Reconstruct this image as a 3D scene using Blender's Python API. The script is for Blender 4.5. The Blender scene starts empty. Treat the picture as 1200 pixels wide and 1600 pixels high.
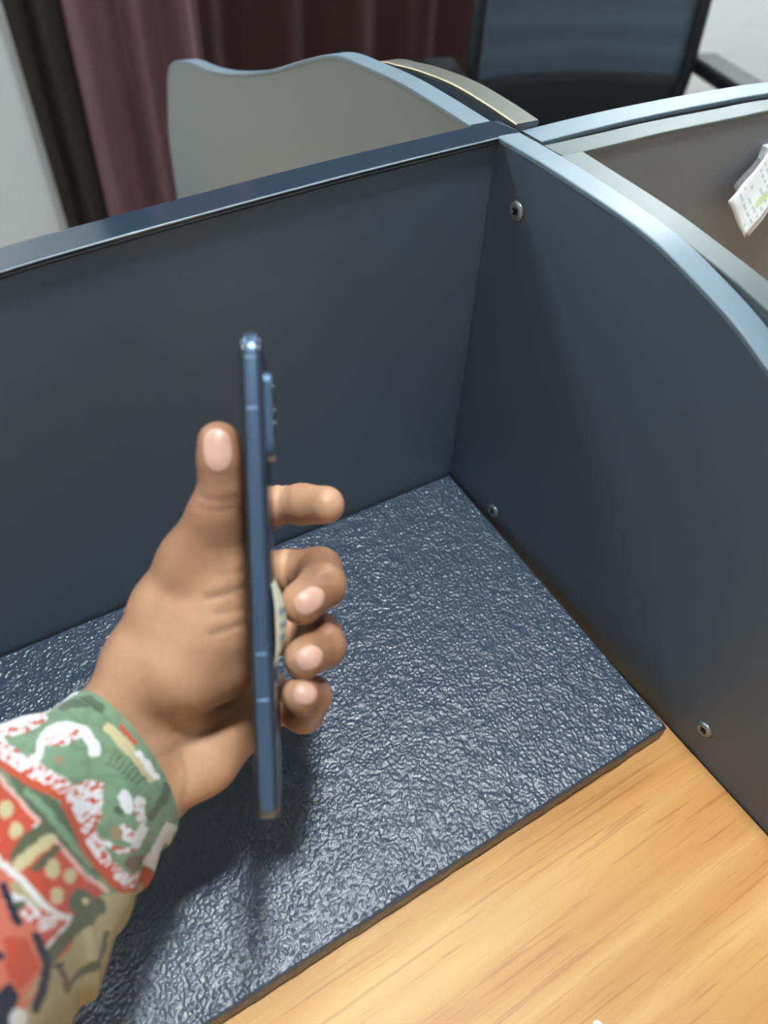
import bpy, bmesh, math, random
import numpy as np
from mathutils import Vector, Matrix

# ------------------------------------------------------------------ camera
FPX = 1150.0                      # focal length in pixels for a 1200 x 1600 frame
YAW, PITCH, ROLL = [math.radians(a) for a in (33.2928, 46.7209, 3.1825)]
fwd = np.array([math.sin(YAW)*math.cos(PITCH), math.cos(YAW)*math.cos(PITCH), -math.sin(PITCH)])
r0 = np.array([math.cos(YAW), -math.sin(YAW), 0.0]); u0 = np.cross(r0, fwd)
right = r0*math.cos(ROLL) + u0*math.sin(ROLL)
up = -r0*math.sin(ROLL) + u0*math.cos(ROLL)
CAM = np.array([-0.28749, -0.34200, 0.43382])
scene = bpy.context.scene
cd = bpy.data.cameras.new('camera'); cam = bpy.data.objects.new('camera', cd)
scene.collection.objects.link(cam); scene.camera = cam
cd.sensor_width = 36; cd.sensor_fit = 'AUTO'; cd.lens = FPX/1600*36
cd.clip_start = 0.01; cd.clip_end = 50
cam.matrix_world = Matrix(((right[0], up[0], -fwd[0], CAM[0]), (right[1], up[1], -fwd[1], CAM[1]),
                           (right[2], up[2], -fwd[2], CAM[2]), (0, 0, 0, 1)))
cd.dof.use_dof = True; cd.dof.focus_distance = 0.43; cd.dof.aperture_fstop = 6.0

# ------------------------------------------------------------------ world, exposure
world = bpy.data.worlds.new('world'); scene.world = world; world.use_nodes = True
world.node_tree.nodes['Background'].inputs[0].default_value = (0.75, 0.88, 1.0, 1)
world.node_tree.nodes['Background'].inputs[1].default_value = 0.6
vs = scene.view_settings
vs.view_transform = 'Standard'; vs.look = 'None'; vs.gamma = 1; vs.use_curve_mapping = False
vs.exposure = 0.80
LAMP_COL = (0.90, 0.97, 1.0)
LAMPS = [  # x, y, size x, size y, strength: overhead lamp, then added unseen fill panels
    (-0.02, -0.22, 0.18, 0.18, 235.0), (0.85, 1.25, 0.50, 0.50, 6.0),
    (-0.95, 1.62, 0.60, 0.40, 24.0), (2.50, 1.50, 0.60, 0.60, 28.0)]
CEIL = 1.95; FLOOR = -0.75

# ------------------------------------------------------------------ helpers
def srgb(r, g, b):
    f = lambda c: (c/255/12.92) if c/255 <= 0.04045 else ((c/255+0.055)/1.055)**2.4
    return (f(r), f(g), f(b), 1)

def mat(name, col, rough=0.5, metal=0.0, spec=0.5, noise=0.0, nscale=60, bump=0.0, bscale=200, coat=0.0, sheen=0.0, sss=0.0):
    m = bpy.data.materials.new(name); m.use_nodes = True
    nt = m.node_tree; b = nt.nodes['Principled BSDF']
    b.inputs['Base Color'].default_value = col; b.inputs['Roughness'].default_value = rough
    b.inputs['Metallic'].default_value = metal; b.inputs['Specular IOR Level'].default_value = spec
    b.inputs['Coat Weight'].default_value = coat; b.inputs['Sheen Weight'].default_value = sheen
    tc = nt.nodes.new('ShaderNodeTexCoord')
    if noise:
        n = nt.nodes.new('ShaderNodeTexNoise'); n.inputs['Scale'].default_value = nscale; n.inputs['Detail'].default_value = 4
        nt.links.new(tc.outputs['Object'], n.inputs['Vector'])
        mx = nt.nodes.new('ShaderNodeMix'); mx.data_type = 'RGBA'
        mx.inputs[6].default_value = tuple(c*(1-noise) for c in col[:3])+(1,)
        mx.inputs[7].default_value = tuple(min(1, c*(1+noise)) for c in col[:3])+(1,)
        nt.links.new(n.outputs['Fac'], mx.inputs[0]); nt.links.new(mx.outputs[2], b.inputs['Base Color'])
    if bump:
        n = nt.nodes.new('ShaderNodeTexNoise'); n.inputs['Scale'].default_value = bscale; n.inputs['Detail'].default_value = 3
        nt.links.new(tc.outputs['Object'], n.inputs['Vector'])
        bp = nt.nodes.new('ShaderNodeBump'); bp.inputs['Strength'].default_value = bump; bp.inputs['Distance'].default_value = 0.001
        nt.links.new(n.outputs['Fac'], bp.inputs['Height']); nt.links.new(bp.outputs['Normal'], b.inputs['Normal'])
    return m

def link(o, parent=None):
    scene.collection.objects.link(o)
    if parent is not None: o.parent = parent
    return o

def tag(o, label, cat, group=None):
    o['label'] = label; o['category'] = cat
    if group: o['group'] = group
    return o

def empty(name, loc=(0, 0, 0), rz=0.0):
    o = bpy.data.objects.new(name, None); o.location = loc; o.rotation_euler = (0, 0, rz); o.empty_display_size = 0.05
    return link(o)

def obj(name, bm, m, parent=None, smooth=False, bevel=0.0, segs=2):
    if bevel: bmesh.ops.bevel(bm, geom=[e for e in bm.edges], offset=bevel, segments=segs, profile=0.7, affect='EDGES', clamp_overlap=True)
    bmesh.ops.recalc_face_normals(bm, faces=bm.faces[:])
    me = bpy.data.meshes.new(name); bm.to_mesh(me); bm.free()
    me.materials.append(m)
    for p in me.polygons: p.use_smooth = smooth
    return link(bpy.data.objects.new(name, me), parent)

def pyobj(name, v, f, m, parent=None, smooth=True, col=None):
    me = bpy.data.meshes.new(name)
    me.from_pydata([tuple(map(float, x)) for x in v] if not isinstance(v, np.ndarray) else v.tolist(), [], f if isinstance(f, list) else f.tolist())
    if col is not None:
        a = me.color_attributes.new('paint', 'FLOAT_COLOR', 'POINT')
        c = np.ones((len(v), 4), np.float32); c[:, :3] = col; a.data.foreach_set('color', c.ravel())
    me.materials.append(m); me.update()
    me.polygons.foreach_set('use_smooth', [smooth]*len(me.polygons))
    return link(bpy.data.objects.new(name, me), parent)

def add_box(bm, x0, x1, y0, y1, z0, z1):
    vs_ = [bm.verts.new(p) for p in ((x0,y0,z0),(x1,y0,z0),(x1,y1,z0),(x0,y1,z0),(x0,y0,z1),(x1,y0,z1),(x1,y1,z1),(x0,y1,z1))]
    for q in ((0,3,2,1),(4,5,6,7),(0,1,5,4),(1,2,6,5),(2,3,7,6),(3,0,4,7)): bm.faces.new([vs_[i] for i in q])
    return vs_

def box(x0, x1, y0, y1, z0, z1):
    bm = bmesh.new(); add_box(bm, x0, x1, y0, y1, z0, z1); return bm

def add_tube(bm, pts, r, n=10, closed=False, flat=1.0):
    pts = [Vector(p) for p in pts]; rings = []
    N = len(pts)
    for i, p in enumerate(pts):
        a = pts[(i-1) % N] if (closed or i > 0) else p; b = pts[(i+1) % N] if (closed or i < N-1) else p
        d = (b-a).normalized(); ref = Vector((0, 0, 1)) if abs(d.z) < .9 else Vector((1, 0, 0))
        s = d.cross(ref).normalized(); t = s.cross(d)
        rr = r[i] if isinstance(r, (list, tuple)) else r
        rings.append([bm.verts.new(p + s*math.cos(k*2*math.pi/n)*rr + t*math.sin(k*2*math.pi/n)*rr*flat) for k in range(n)])
    for i in range(N if closed else N-1):
        A, B = rings[i], rings[(i+1) % N]
        for k in range(n): bm.faces.new((A[k], A[(k+1) % n], B[(k+1) % n], B[k]))
    if not closed: bm.faces.new(rings[0][::-1]); bm.faces.new(rings[-1])
    return bm

def at(px, py, t):                 # point seen at a photo pixel, t metres deep
    return CAM + (fwd + right*(px-600)/FPX - up*(py-800)/FPX)*t

def smooth_curve(pts, n):
    """Catmull-Rom through 2-D points"""
    pts = [np.array(p, float) for p in pts]; P = [2*pts[0]-pts[1]] + pts + [2*pts[-1]-pts[-2]]; out = []
    for i in range(1, len(P)-2):
        for k in range(n):
            t = k/n; a, b, c, d = P[i-1:i+3]
            out.append(0.5*((2*b)+(-a+c)*t+(2*a-5*b+4*c-d)*t*t+(-a+3*b-3*c+d)*t**3))
    out.append(P[-2]); return out

# ------------------------------------------------------------------ materials
def wall_paint(name, col): return mat(name, col, 0.8, spec=0.3, noise=0.04, nscale=3, bump=0.15, bscale=90)
M_wall = wall_paint('white_paint', srgb(238, 242, 241)); M_ceil = wall_paint('ceiling_paint', srgb(235, 236, 234))
M_floor = mat('floor_tile', srgb(120, 110, 100), 0.35, noise=0.15, nscale=8)
M_board = mat('slate_melamine', srgb(85, 98, 111), 0.42, spec=0.45, noise=0.03, nscale=14, bump=0.05, bscale=900)
M_brown = mat('taupe_melamine', srgb(126, 132, 132), 0.45, spec=0.45, noise=0.03, nscale=14, bump=0.05, bscale=900)
M_cool = mat('grey_melamine', srgb(120, 127, 137), 0.45, spec=0.45, noise=0.03, nscale=14, bump=0.05, bscale=900)
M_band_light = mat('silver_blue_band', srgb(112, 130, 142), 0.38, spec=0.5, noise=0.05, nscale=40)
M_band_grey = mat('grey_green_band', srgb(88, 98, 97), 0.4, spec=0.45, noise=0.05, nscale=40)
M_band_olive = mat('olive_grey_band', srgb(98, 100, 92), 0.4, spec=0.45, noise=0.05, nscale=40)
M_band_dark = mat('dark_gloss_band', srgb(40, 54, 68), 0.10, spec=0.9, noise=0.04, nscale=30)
M_lit_edge = mat('cream_lit_edge', srgb(205, 195, 160), 0.35)
M_screw = mat('zinc', srgb(150, 158, 160), 0.35, metal=0.7, noise=0.08, nscale=800)
M_dark = mat('recess_and_lip_shade', srgb(25, 28, 32), 0.6)
M_black = mat('black_plastic', srgb(22, 26, 30), 0.45, noise=0.1, nscale=90)
M_chrome = mat('brushed_steel', srgb(150, 155, 160), 0.3, metal=0.9)

def wood_material():
    m = mat('beech_laminate', srgb(225, 175, 105), 0.45, spec=0.3); nt = m.node_tree; b = nt.nodes['Principled BSDF']
    tc = nt.nodes.new('ShaderNodeTexCoord')
    def noise(sx, sy, sc, det, dist=0.0):
        mp = nt.nodes.new('ShaderNodeMapping'); mp.inputs['Scale'].default_value = (sx, sy, 1)
        n = nt.nodes.new('ShaderNodeTexNoise'); n.inputs['Scale'].default_value = sc; n.inputs['Detail'].default_value = det
        n.inputs['Distortion'].default_value = dist
        nt.links.new(tc.outputs['Object'], mp.inputs['Vector']); nt.links.new(mp.outputs[0], n.inputs['Vector']); return n
    def ramp(src, stops):
        r = nt.nodes.new('ShaderNodeValToRGB'); cr = r.color_ramp
        cr.elements[0].position, cr.elements[0].color = stops[0]; cr.elements[1].position, cr.elements[1].color = stops[-1]
        for p, c in stops[1:-1]: cr.elements.new(p).color = c
        nt.links.new(src.outputs['Fac'], r.inputs['Fac']); return r
    broad = ramp(noise(2.2, 22, 1.6, 4, 0.5), [(0.30, srgb(190, 134, 74)), (0.48, srgb(206, 154, 92)), (0.68, srgb(220, 176, 114))])
    fine = ramp(noise(3.5, 110, 3.0, 3, 0.25), [(0.34, (0.66, 0.56, 0.44, 1)), (0.42, (1, 1, 1, 1)), (0.8, (1, 1, 1, 1))])
    pore = ramp(noise(14, 520, 2.0, 2), [(0.26, (0.80, 0.72, 0.60, 1)), (0.40, (1, 1, 1, 1)), (0.9, (1.0, 1.0, 1.0, 1))])
    def mul(a, c, f):
        x = nt.nodes.new('ShaderNodeMix'); x.data_type = 'RGBA'; x.blend_type = 'MULTIPLY'; x.inputs[0].default_value = f
        nt.links.new(a, x.inputs[6]); nt.links.new(c, x.inputs[7]); return x.outputs[2]
    o = mul(mul(broad.outputs[0], fine.outputs[0], 0.55), pore.outputs[0], 0.6)
    nt.links.new(o, b.inputs['Base Color'])
    return m
M_wood = wood_material()

def paint_material(name, rough, spec=0.4, sss=0.0, bump=0.0, bscale=500, sheen=0.0, detail=0.0):
    m = mat(name, (1, 1, 1, 1), rough, spec=spec, bump=bump, bscale=bscale, sheen=sheen); nt = m.node_tree; b = nt.nodes['Principled BSDF']
    a = nt.nodes.new('ShaderNodeAttribute'); a.attribute_name = 'paint'
    src = a.outputs['Color']
    if detail:
        tc = nt.nodes.new('ShaderNodeTexCoord'); n = nt.nodes.new('ShaderNodeTexNoise'); n.inputs['Scale'].default_value = 260; n.inputs['Detail'].default_value = 5
        nt.links.new(tc.outputs['Object'], n.inputs['Vector'])
        r = nt.nodes.new('ShaderNodeMapRange'); r.inputs['To Min'].default_value = 1-detail; r.inputs['To Max'].default_value = 1+detail
        nt.links.new(n.outputs['Fac'], r.inputs['Value'])
        x = nt.nodes.new('ShaderNodeMix'); x.data_type = 'RGBA'; x.blend_type = 'MULTIPLY'; x.inputs[0].default_value = 1
        nt.links.new(src, x.inputs[6]); nt.links.new(r.outputs[0], x.inputs[7]); src = x.outputs[2]
    nt.links.new(src, b.inputs['Base Color'])
    if sss:
        b.inputs['Subsurface Weight'].default_value = sss; b.inputs['Subsurface Radius'].default_value = (0.004, 0.0015, 0.0008); b.inputs['Subsurface Scale'].default_value = 1.0
    return m
M_skin = paint_material('skin', 0.42, spec=0.45, sss=0.12, bump=0.12, bscale=1500, detail=0.10)
M_cloth = paint_material('printed_cotton', 0.85, spec=0.2, bump=0.35, bscale=2500, sheen=0.2, detail=0.05)
M_nail = mat('fingernail', srgb(206, 162, 142), 0.38, spec=0.5, noise=0.04, nscale=300)

# ------------------------------------------------------------------ setting: the room
def struct(name, bm, m):
    o = obj(name, bm, m); o['kind'] = 'structure'; return o
X0, X1, Y0, Y1 = -2.2, 3.4, -2.6, 1.98
struct('floor', box(X0-.1, X1+.1, Y0-.1, Y1+.1, FLOOR-.1, FLOOR), M_floor)
struct('ceiling', box(X0-.1, X1+.1, Y0-.1, Y1+.1, CEIL, CEIL+.1), M_ceil)
struct('wall_back', box(X0-.1, X1+.1, Y1, Y1+.1, FLOOR, CEIL), M_wall)
struct('wall_left', box(X0-.1, X0, Y0, Y1, FLOOR, CEIL), M_wall)
struct('wall_right', box(X1, X1+.1, Y0, Y1, FLOOR, CEIL), M_wall)
struct('wall_front', box(X0-.1, X1+.1, Y0-.1, Y0, FLOOR, CEIL), M_wall)

# ------------------------------------------------------------------ partitions
def profile_panel(axis, a0, a1, prof, zbot, name_label, band, face, band_t=0.0014, lip=0.0007, lip_mat=None, s_end=None):
    """board standing on the floor; prof = [(s, z)...] top outline along s, extruded between a0 and a1 across."""
    root = empty('partition_panel', (0, 0, zbot))
    root['label'] = name_label; root['category'] = 'partition'
    pts = smooth_curve(prof, 8)
    def P3(s, z, a): return (a, s, z-zbot) if axis == 'y' else (s, a, z-zbot)
    # board
    bm = bmesh.new()
    top = [(p[0], p[1]-band_t) for p in pts]
    loop = top + [(top[-1][0], zbot), (top[0][0], zbot)]
    va = [bm.verts.new(P3(s, z, a0)) for s, z in loop]; vb = [bm.verts.new(P3(s, z, a1)) for s, z in loop]
    n = len(loop)
    # faces as strips (keeps shading flat and clean)
    k = len(top)
    base_a = [bm.verts.new(P3(s, zbot, a0)) for s, z in top]; base_b = [bm.verts.new(P3(s, zbot, a1)) for s, z in top]
    for i in range(k-1):
        bm.faces.new((va[i], va[i+1], base_a[i+1], base_a[i])); bm.faces.new((vb[i+1], vb[i], base_b[i], base_b[i+1]))
        bm.faces.new((va[i+1], va[i], vb[i], vb[i+1])); bm.faces.new((base_a[i], base_a[i+1], base_b[i+1], base_b[i]))
    bm.faces.new((va[0], base_a[0], base_b[0], vb[0])); bm.faces.new((base_a[k-1], va[k-1], vb[k-1], base_b[k-1]))
    for v in va[k:]+vb[k:]: bm.verts.remove(v)
    obj('board', bm, face, root)
    # edge band: rounded strip following the outline, slightly proud of both faces
    bm = bmesh.new(); rings = []
    e = lip; w0, w1 = a0-e, a1+e
    cs = [(w0, -2.6e-3), (w0, -0.7e-3), (w0+0.25e-3, -0.2e-3), (w0+0.9e-3, 0), (w1-0.9e-3, 0), (w1-0.25e-3, -0.2e-3), (w1, -0.7e-3), (w1, -2.6e-3)]
    for i, p in enumerate(pts):
        q0 = pts[max(0, i-1)]; q1 = pts[min(len(pts)-1, i+1)]
        d = np.array(q1)-np.array(q0); d /= np.linalg.norm(d); nrm = np.array((-d[1], d[0]))
        if nrm[1] < 0 and abs(d[0]) > .3: nrm = -nrm
        rings.append([bm.verts.new(P3(p[0]+nrm[0]*h, p[1]+nrm[1]*h, a)) for a, h in cs])
    for A, B in zip(rings[:-1], rings[1:]):
        for j in range(len(cs)): bm.faces.new((A[j], A[(j+1) % len(cs)], B[(j+1) % len(cs)], B[j]))
    bm.faces.new(rings[0]); bm.faces.new(rings[-1][::-1])
    obj('edge_band', bm, band, root)
    return root

RP_prof = [(-0.64, -0.02), (-0.637, 0.06), (-0.612, 0.13), (-0.58, 0.157), (-0.53, 0.170), (-0.45, 0.184), (-0.37, 0.197), (-0.30, 0.213),
           (-0.25, 0.2295), (-0.2038, 0.2486), (-0.1814, 0.2578), (-0.155, 0.2655), (-0.125, 0.2722), (-0.0915, 0.2755), (-0.041, 0.2778), (0.0, 0.2782)]
A4_prof = [(-0.64, -0.02), (-0.637, 0.06), (-0.612, 0.13), (-0.58, 0.157), (-0.53, 0.172), (-0.45, 0.19), (-0.37, 0.208), (-0.30, 0.229),
           (-0.24, 0.2475), (-0.182, 0.2622), (-0.14, 0.2688), (-0.10, 0.2733), (-0.036, 0.2770)]
far = [(0.187, 0.2732), (0.2394, 0.2563), (0.3029, 0.2331), (0.3795, 0.2104), (0.4493, 0.1947), (0.51, 0.1865), (0.5427, 0.1790), (0.575, 0.168),
       (0.5975, 0.1480), (0.6114, 0.1200), (0.6319, 0.0706), (0.640, -0.02)]
A2_prof = [(0.0205, 0.2785), (0.06, 0.2797), (0.10, 0.2800), (0.14, 0.2778)] + far
A3_prof = [(0.0065, 0.2800), (0.035, 0.2820), (0.070, 0.2830), (0.105, 0.2808), (0.135, 0.2770), (0.17, 0.2700)] + [(p[0], p[1]-0.014) for p in far[1:-1]] + [(0.625, 0.05), (0.632, -0.02)]
BP_prof = [(-0.80, 0.120), (-0.76, 0.165), (-0.70, 0.19), (-0.60, 0.206), (-0.50, 0.224), (-0.40, 0.2435), (-0.33, 0.2565), (-0.273, 0.2637),
           (-0.22, 0.2678), (-0.18, 0.2702), (-0.13, 0.2730), (-0.075, 0.2755), (0.0158, 0.2785)]
B2_prof = [(0.0215, 0.2765), (0.06, 0.2778), (0.10, 0.2785), (0.16, 0.2783), (0.23, 0.2765), (0.32, 0.270), (0.45, 0.250), (0.6, 0.22), (0.74, 0.19), (0.80, 0.15)]
B3_prof = [(0.0195, 0.2762), (0.06, 0.2765), (0.10, 0.2770), (0.16, 0.2762), (0.21, 0.2752), (0.32, 0.268), (0.45, 0.248), (0.6, 0.218), (0.74, 0.188), (0.80, 0.15)]

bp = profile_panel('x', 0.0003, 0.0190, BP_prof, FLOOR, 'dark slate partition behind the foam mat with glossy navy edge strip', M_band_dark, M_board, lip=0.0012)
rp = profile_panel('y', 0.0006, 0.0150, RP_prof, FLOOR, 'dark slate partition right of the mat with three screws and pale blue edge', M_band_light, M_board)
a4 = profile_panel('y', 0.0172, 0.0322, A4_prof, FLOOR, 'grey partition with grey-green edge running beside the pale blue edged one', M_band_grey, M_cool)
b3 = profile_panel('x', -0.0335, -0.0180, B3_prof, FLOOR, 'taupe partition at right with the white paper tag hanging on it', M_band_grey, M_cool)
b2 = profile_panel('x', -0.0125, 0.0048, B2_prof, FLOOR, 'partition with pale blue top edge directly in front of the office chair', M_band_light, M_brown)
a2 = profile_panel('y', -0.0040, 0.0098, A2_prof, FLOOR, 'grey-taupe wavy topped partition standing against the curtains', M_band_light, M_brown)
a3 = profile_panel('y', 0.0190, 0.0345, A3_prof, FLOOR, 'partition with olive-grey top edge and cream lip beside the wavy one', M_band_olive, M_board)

# lit corner put in as a cream tube along the far right panel's left edge
bm = bmesh.new()
pp = [p for p in smooth_curve(A3_prof, 8) if p[1] > 0.1]
add_tube(bm, [(0.0182, p[0], p[1]-0.0003-FLOOR) for p in pp], 0.0006, 6)
obj('lip_highlight', bm, M_lit_edge, a3, smooth=True)
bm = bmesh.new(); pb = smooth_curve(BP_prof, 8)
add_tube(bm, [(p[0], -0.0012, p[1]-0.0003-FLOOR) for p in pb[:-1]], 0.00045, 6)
obj('lip_highlight', bm, mat('pale_highlight', srgb(150, 162, 172), 0.25), bp, smooth=True)  # highlight on the front lip, put in as a pale tube
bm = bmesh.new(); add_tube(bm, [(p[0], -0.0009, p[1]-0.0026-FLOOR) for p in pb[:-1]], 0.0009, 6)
obj('lip_shade', bm, M_dark, bp, smooth=True)  # shadow beneath the lip, put in as a dark strip
# tiny white specks on the back panel's edge strip
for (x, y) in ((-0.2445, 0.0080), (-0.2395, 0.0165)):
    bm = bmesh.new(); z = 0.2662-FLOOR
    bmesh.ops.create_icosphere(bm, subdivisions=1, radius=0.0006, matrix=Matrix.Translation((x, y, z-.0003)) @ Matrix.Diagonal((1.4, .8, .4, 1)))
    obj('white_speck', bm, M_wall, bp)

def screw_on_rp(y, z, r=0.0053, cap=False):
    root_z = z-FLOOR
    bm = bmesh.new()
    # dished head: lathe about -x axis
    prof = [(0.0, 0.0006), (0.32, 0.0006), (0.36, 0.0014), (0.62, 0.0019), (0.86, 0.0015), (1.0, 0.0004), (1.0, 0.0)]
    n = 28; rings = []
    for (rr, h) in prof[1:]:
        rings.append([bm.verts.new((0.0006-h, y+math.cos(k*2*math.pi/n)*r*rr, root_z+math.sin(k*2*math.pi/n)*r*rr)) for k in range(n)])
    for A, B in zip(rings[:-1], rings[1:]):
        for k in range(n): bm.faces.new((A[k], A[(k+1) % n], B[(k+1) % n], B[k]))
    bm.faces.new(rings[0])
    s = obj('screw', bm, M_screw, rp, smooth=True)
    bm = bmesh.new()
    for a in (0.5, 0.5+math.pi/2):
        c, sn = math.cos(a), math.sin(a); L, w = r*0.42, r*0.09
        q = [(-L, -w), (L, -w), (L, w), (-L, w)]
        v = [bm.verts.new((-0.00125, y+c*p[0]-sn*p[1], root_z+sn*p[0]+c*p[1])) for p in q]
        v2 = [bm.verts.new((-0.0002, y+c*p[0]-sn*p[1], root_z+sn*p[0]+c*p[1])) for p in q]
        bm.faces.new(v)
        for i in range(4): bm.faces.new((v[i], v[(i+1) % 4], v2[(i+1) % 4], v2[i]))
    obj('screw_slot', bm, M_dark, s)
screw_on_rp(-0.0256, 0.2455, 0.0056); screw_on_rp(-0.0576, 0.0221, 0.0055); screw_on_rp(-0.2703, 0.0262, 0.0052)

# ------------------------------------------------------------------ desks
def desk(x0, x1, y0, y1, label, wire_y):
    root = empty('desk', ((x0+x1)/2, (y0+y1)/2, FLOOR)); tag(root, label, 'desk')
    cx, cy = (x0+x1)/2, (y0+y1)/2; H = -FLOOR
    obj('desktop', box(x0-cx, x1-cx, y0-cy, y1-cy, H-0.025, H), M_wood, root, bevel=0.0006, segs=1)
    obj('modesty_panel', box(x0-cx+.002, x1-cx-.002, wire_y-cy-.009, wire_y-cy+.009, H-0.42, H-0.0255), M_board, root)
    lx = x0 if abs(x0) > abs(x1) else x1-.02
    obj('leg_panel', box(lx-cx, lx+.02-cx, y0-cy+.06, y1-cy-.06, 0, H-0.0255), M_board, root)
    return root
d0 = desk(-0.80, -0.0002, -0.64, 0.0002-0.001, 'light beech laminate desktop under the black foam mat', -0.012)
desk(-0.80, -0.0048, 0.0210, 0.46, 'beech desktop of the station behind the mat', 0.032)
desk(0.0355, 0.80, 0.0065, 0.46, 'beech desktop in front of the office chair', 0.020)
desk(0.0332, 0.80, -0.64, -0.0345, 'beech desktop under the hanging white tag', -0.048)
# small screw let into the desktop near the sitter's edge
bm = bmesh.new(); bmesh.ops.create_cone(bm, cap_ends=True, segments=20, radius1=0.0026, radius2=0.0024, depth=0.001, matrix=Matrix.Translation((-0.1502+0.4001, -0.3500+0.3204, -FLOOR+0.0004)))
obj('screw', bm, M_screw, d0)

# ------------------------------------------------------------------ foam mat
def foam_mat():
    rng = np.random.default_rng(4)
    W, D = 0.44, 0.2535; st = 0.0005
    nx, ny = int(W/st), int(D/st)
    def band(s1, s2, seed):
        g = np.random.default_rng(seed).standard_normal((ny, nx)); F = np.fft.rfft2(g)
        ky = np.fft.fftfreq(ny)[:, None]; kx = np.fft.rfftfreq(nx)[None, :]; k2 = (kx*kx+ky*ky)*(2*math.pi)**2
        o = np.fft.irfft2(F*(np.exp(-k2*s1*s1/2)-np.exp(-k2*s2*s2/2)), (ny, nx)); return o/o.std()
    sp = 3; jy, jx = np.meshgrid(np.arange(1, ny-1, sp), np.arange(1, nx-1, sp), indexing='ij')
    jx = np.clip(jx+rng.integers(-2, 3, jx.shape), 0, nx-1); jy = np.clip(jy+rng.integers(-2, 3, jy.shape), 0, ny-1)
    imp = np.zeros((ny, nx)); imp[jy, jx] += rng.uniform(.35, 1.0, jx.shape)**1.5
    ky = np.fft.fftfreq(ny)[:, None]; kx = np.fft.rfftfreq(nx)[None, :]; k2 = (kx*kx+ky*ky)*(2*math.pi)**2
    peb = np.fft.irfft2(np.fft.rfft2(imp)*np.exp(-k2*1.0**2/2), (ny, nx)); peb = (peb-peb.mean())/peb.std()
    h = 0.00014*peb + 0.00006*band(0.7, 1.3, 2) + 0.00006*band(3, 7, 5) + 0.00010*band(6, 14, 3)
    gx = np.linspace(-W, 0, nx)[None, :].repeat(ny, 0); gy = np.linspace(-D, 0, ny)[:, None].repeat(nx, 1)
    # sheet is not quite square to the right panel; edges are cut a little unevenly
    x = gx*1.0 + gy*0.036*np.clip(1+gx/0.5, 0, 1) - 0.0012
    y = gy - 0.0016 + (-D-gy == 0)*0
    wob = np.interp(np.arange(nx), np.linspace(0, nx, 60), rng.normal(0, 0.00018, 60))[None, :]
    y = y + wob*(gy < -D*0.999)
    edge = np.minimum.reduce([gx+W, -gx, gy+D, -gy]); rnd = np.clip(edge/0.0018, 0, 1)
    cdist = np.hypot(np.clip(gx+0.006, 0, None), np.clip(-D+0.006-gy, 0, None))
    z = 0.0152 + h - (1-rnd)**2*0.0022
    V = np.stack([x, y, z], -1).reshape(-1, 3)
    # corner rounding of the near right corner
    c = np.array([-0.007-0.0012-0.009, -D+0.007-0.0016]);
    F = []
    idx = np.arange(nx*ny).reshape(ny, nx)
    q = np.stack([idx[:-1, :-1], idx[:-1, 1:], idx[1:, 1:], idx[1:, :-1]], -1).reshape(-1, 4)
    # skirt: 9 rows down to the desktop with rough cut faces
    rim = np.concatenate([idx[0, :], idx[1:, -1], idx[-1, -2::-1], idx[-2:0:-1, 0]])
    rimv = V[rim]; n = len(rim); rows = [rim]; extra = []
    base = nx*ny; R = 9
    ctr = np.array([-W/2, -D/2])
    fld = np.random.default_rng(9).normal(0, 1, (R, n)); k = np.ones(3)/3
    for r in range(R):
        t = (r+1)/R
        off = np.convolve(np.r_[fld[r][-2:], fld[r], fld[r][:2]], k, 'same')[2:-2]*0.00022
        nrm = np.zeros((n, 2)); a = np.arange(n)
        nrm[a < nx, 1] = -1; nrm[(a >= nx) & (a < nx+ny-1), 0] = 1; nrm[(a >= nx+ny-1) & (a < 2*nx+ny-2), 1] = 1; nrm[a >= 2*nx+ny-2, 0] = -1
        v = rimv.copy(); v[:, :2] += nrm*(off[:, None]+0.0003*math.sin(t*3.1)); v[:, 2] = rimv[:, 2]*(1-t)+0.0002*t
        hold = nrm[:, 0] > 0; v[hold, 0] -= 0.0008; hold = nrm[:, 1] > 0; v[hold, 1] -= 0.0008
        extra.append(v); rows.append(np.arange(base+r*n, base+(r+1)*n))
    V = np.concatenate([V]+extra)
    fs = [q]
    for A, B in zip(rows[:-1], rows[1:]):
        fs.append(np.stack([A, B, np.roll(B, -1), np.roll(A, -1)], -1))
    F = np.concatenate(fs)
    m = mat('crosslinked_foam', srgb(52, 66, 83), 0.29, spec=0.9, noise=0.2, nscale=500, bump=0.25, bscale=1400)
    o = pyobj('foam_mat', V, F, m, smooth=True)
    return tag(o, 'thick dark blue-black pebbled foam mat lying on the beech desktop', 'mat')
foam_mat()

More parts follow.
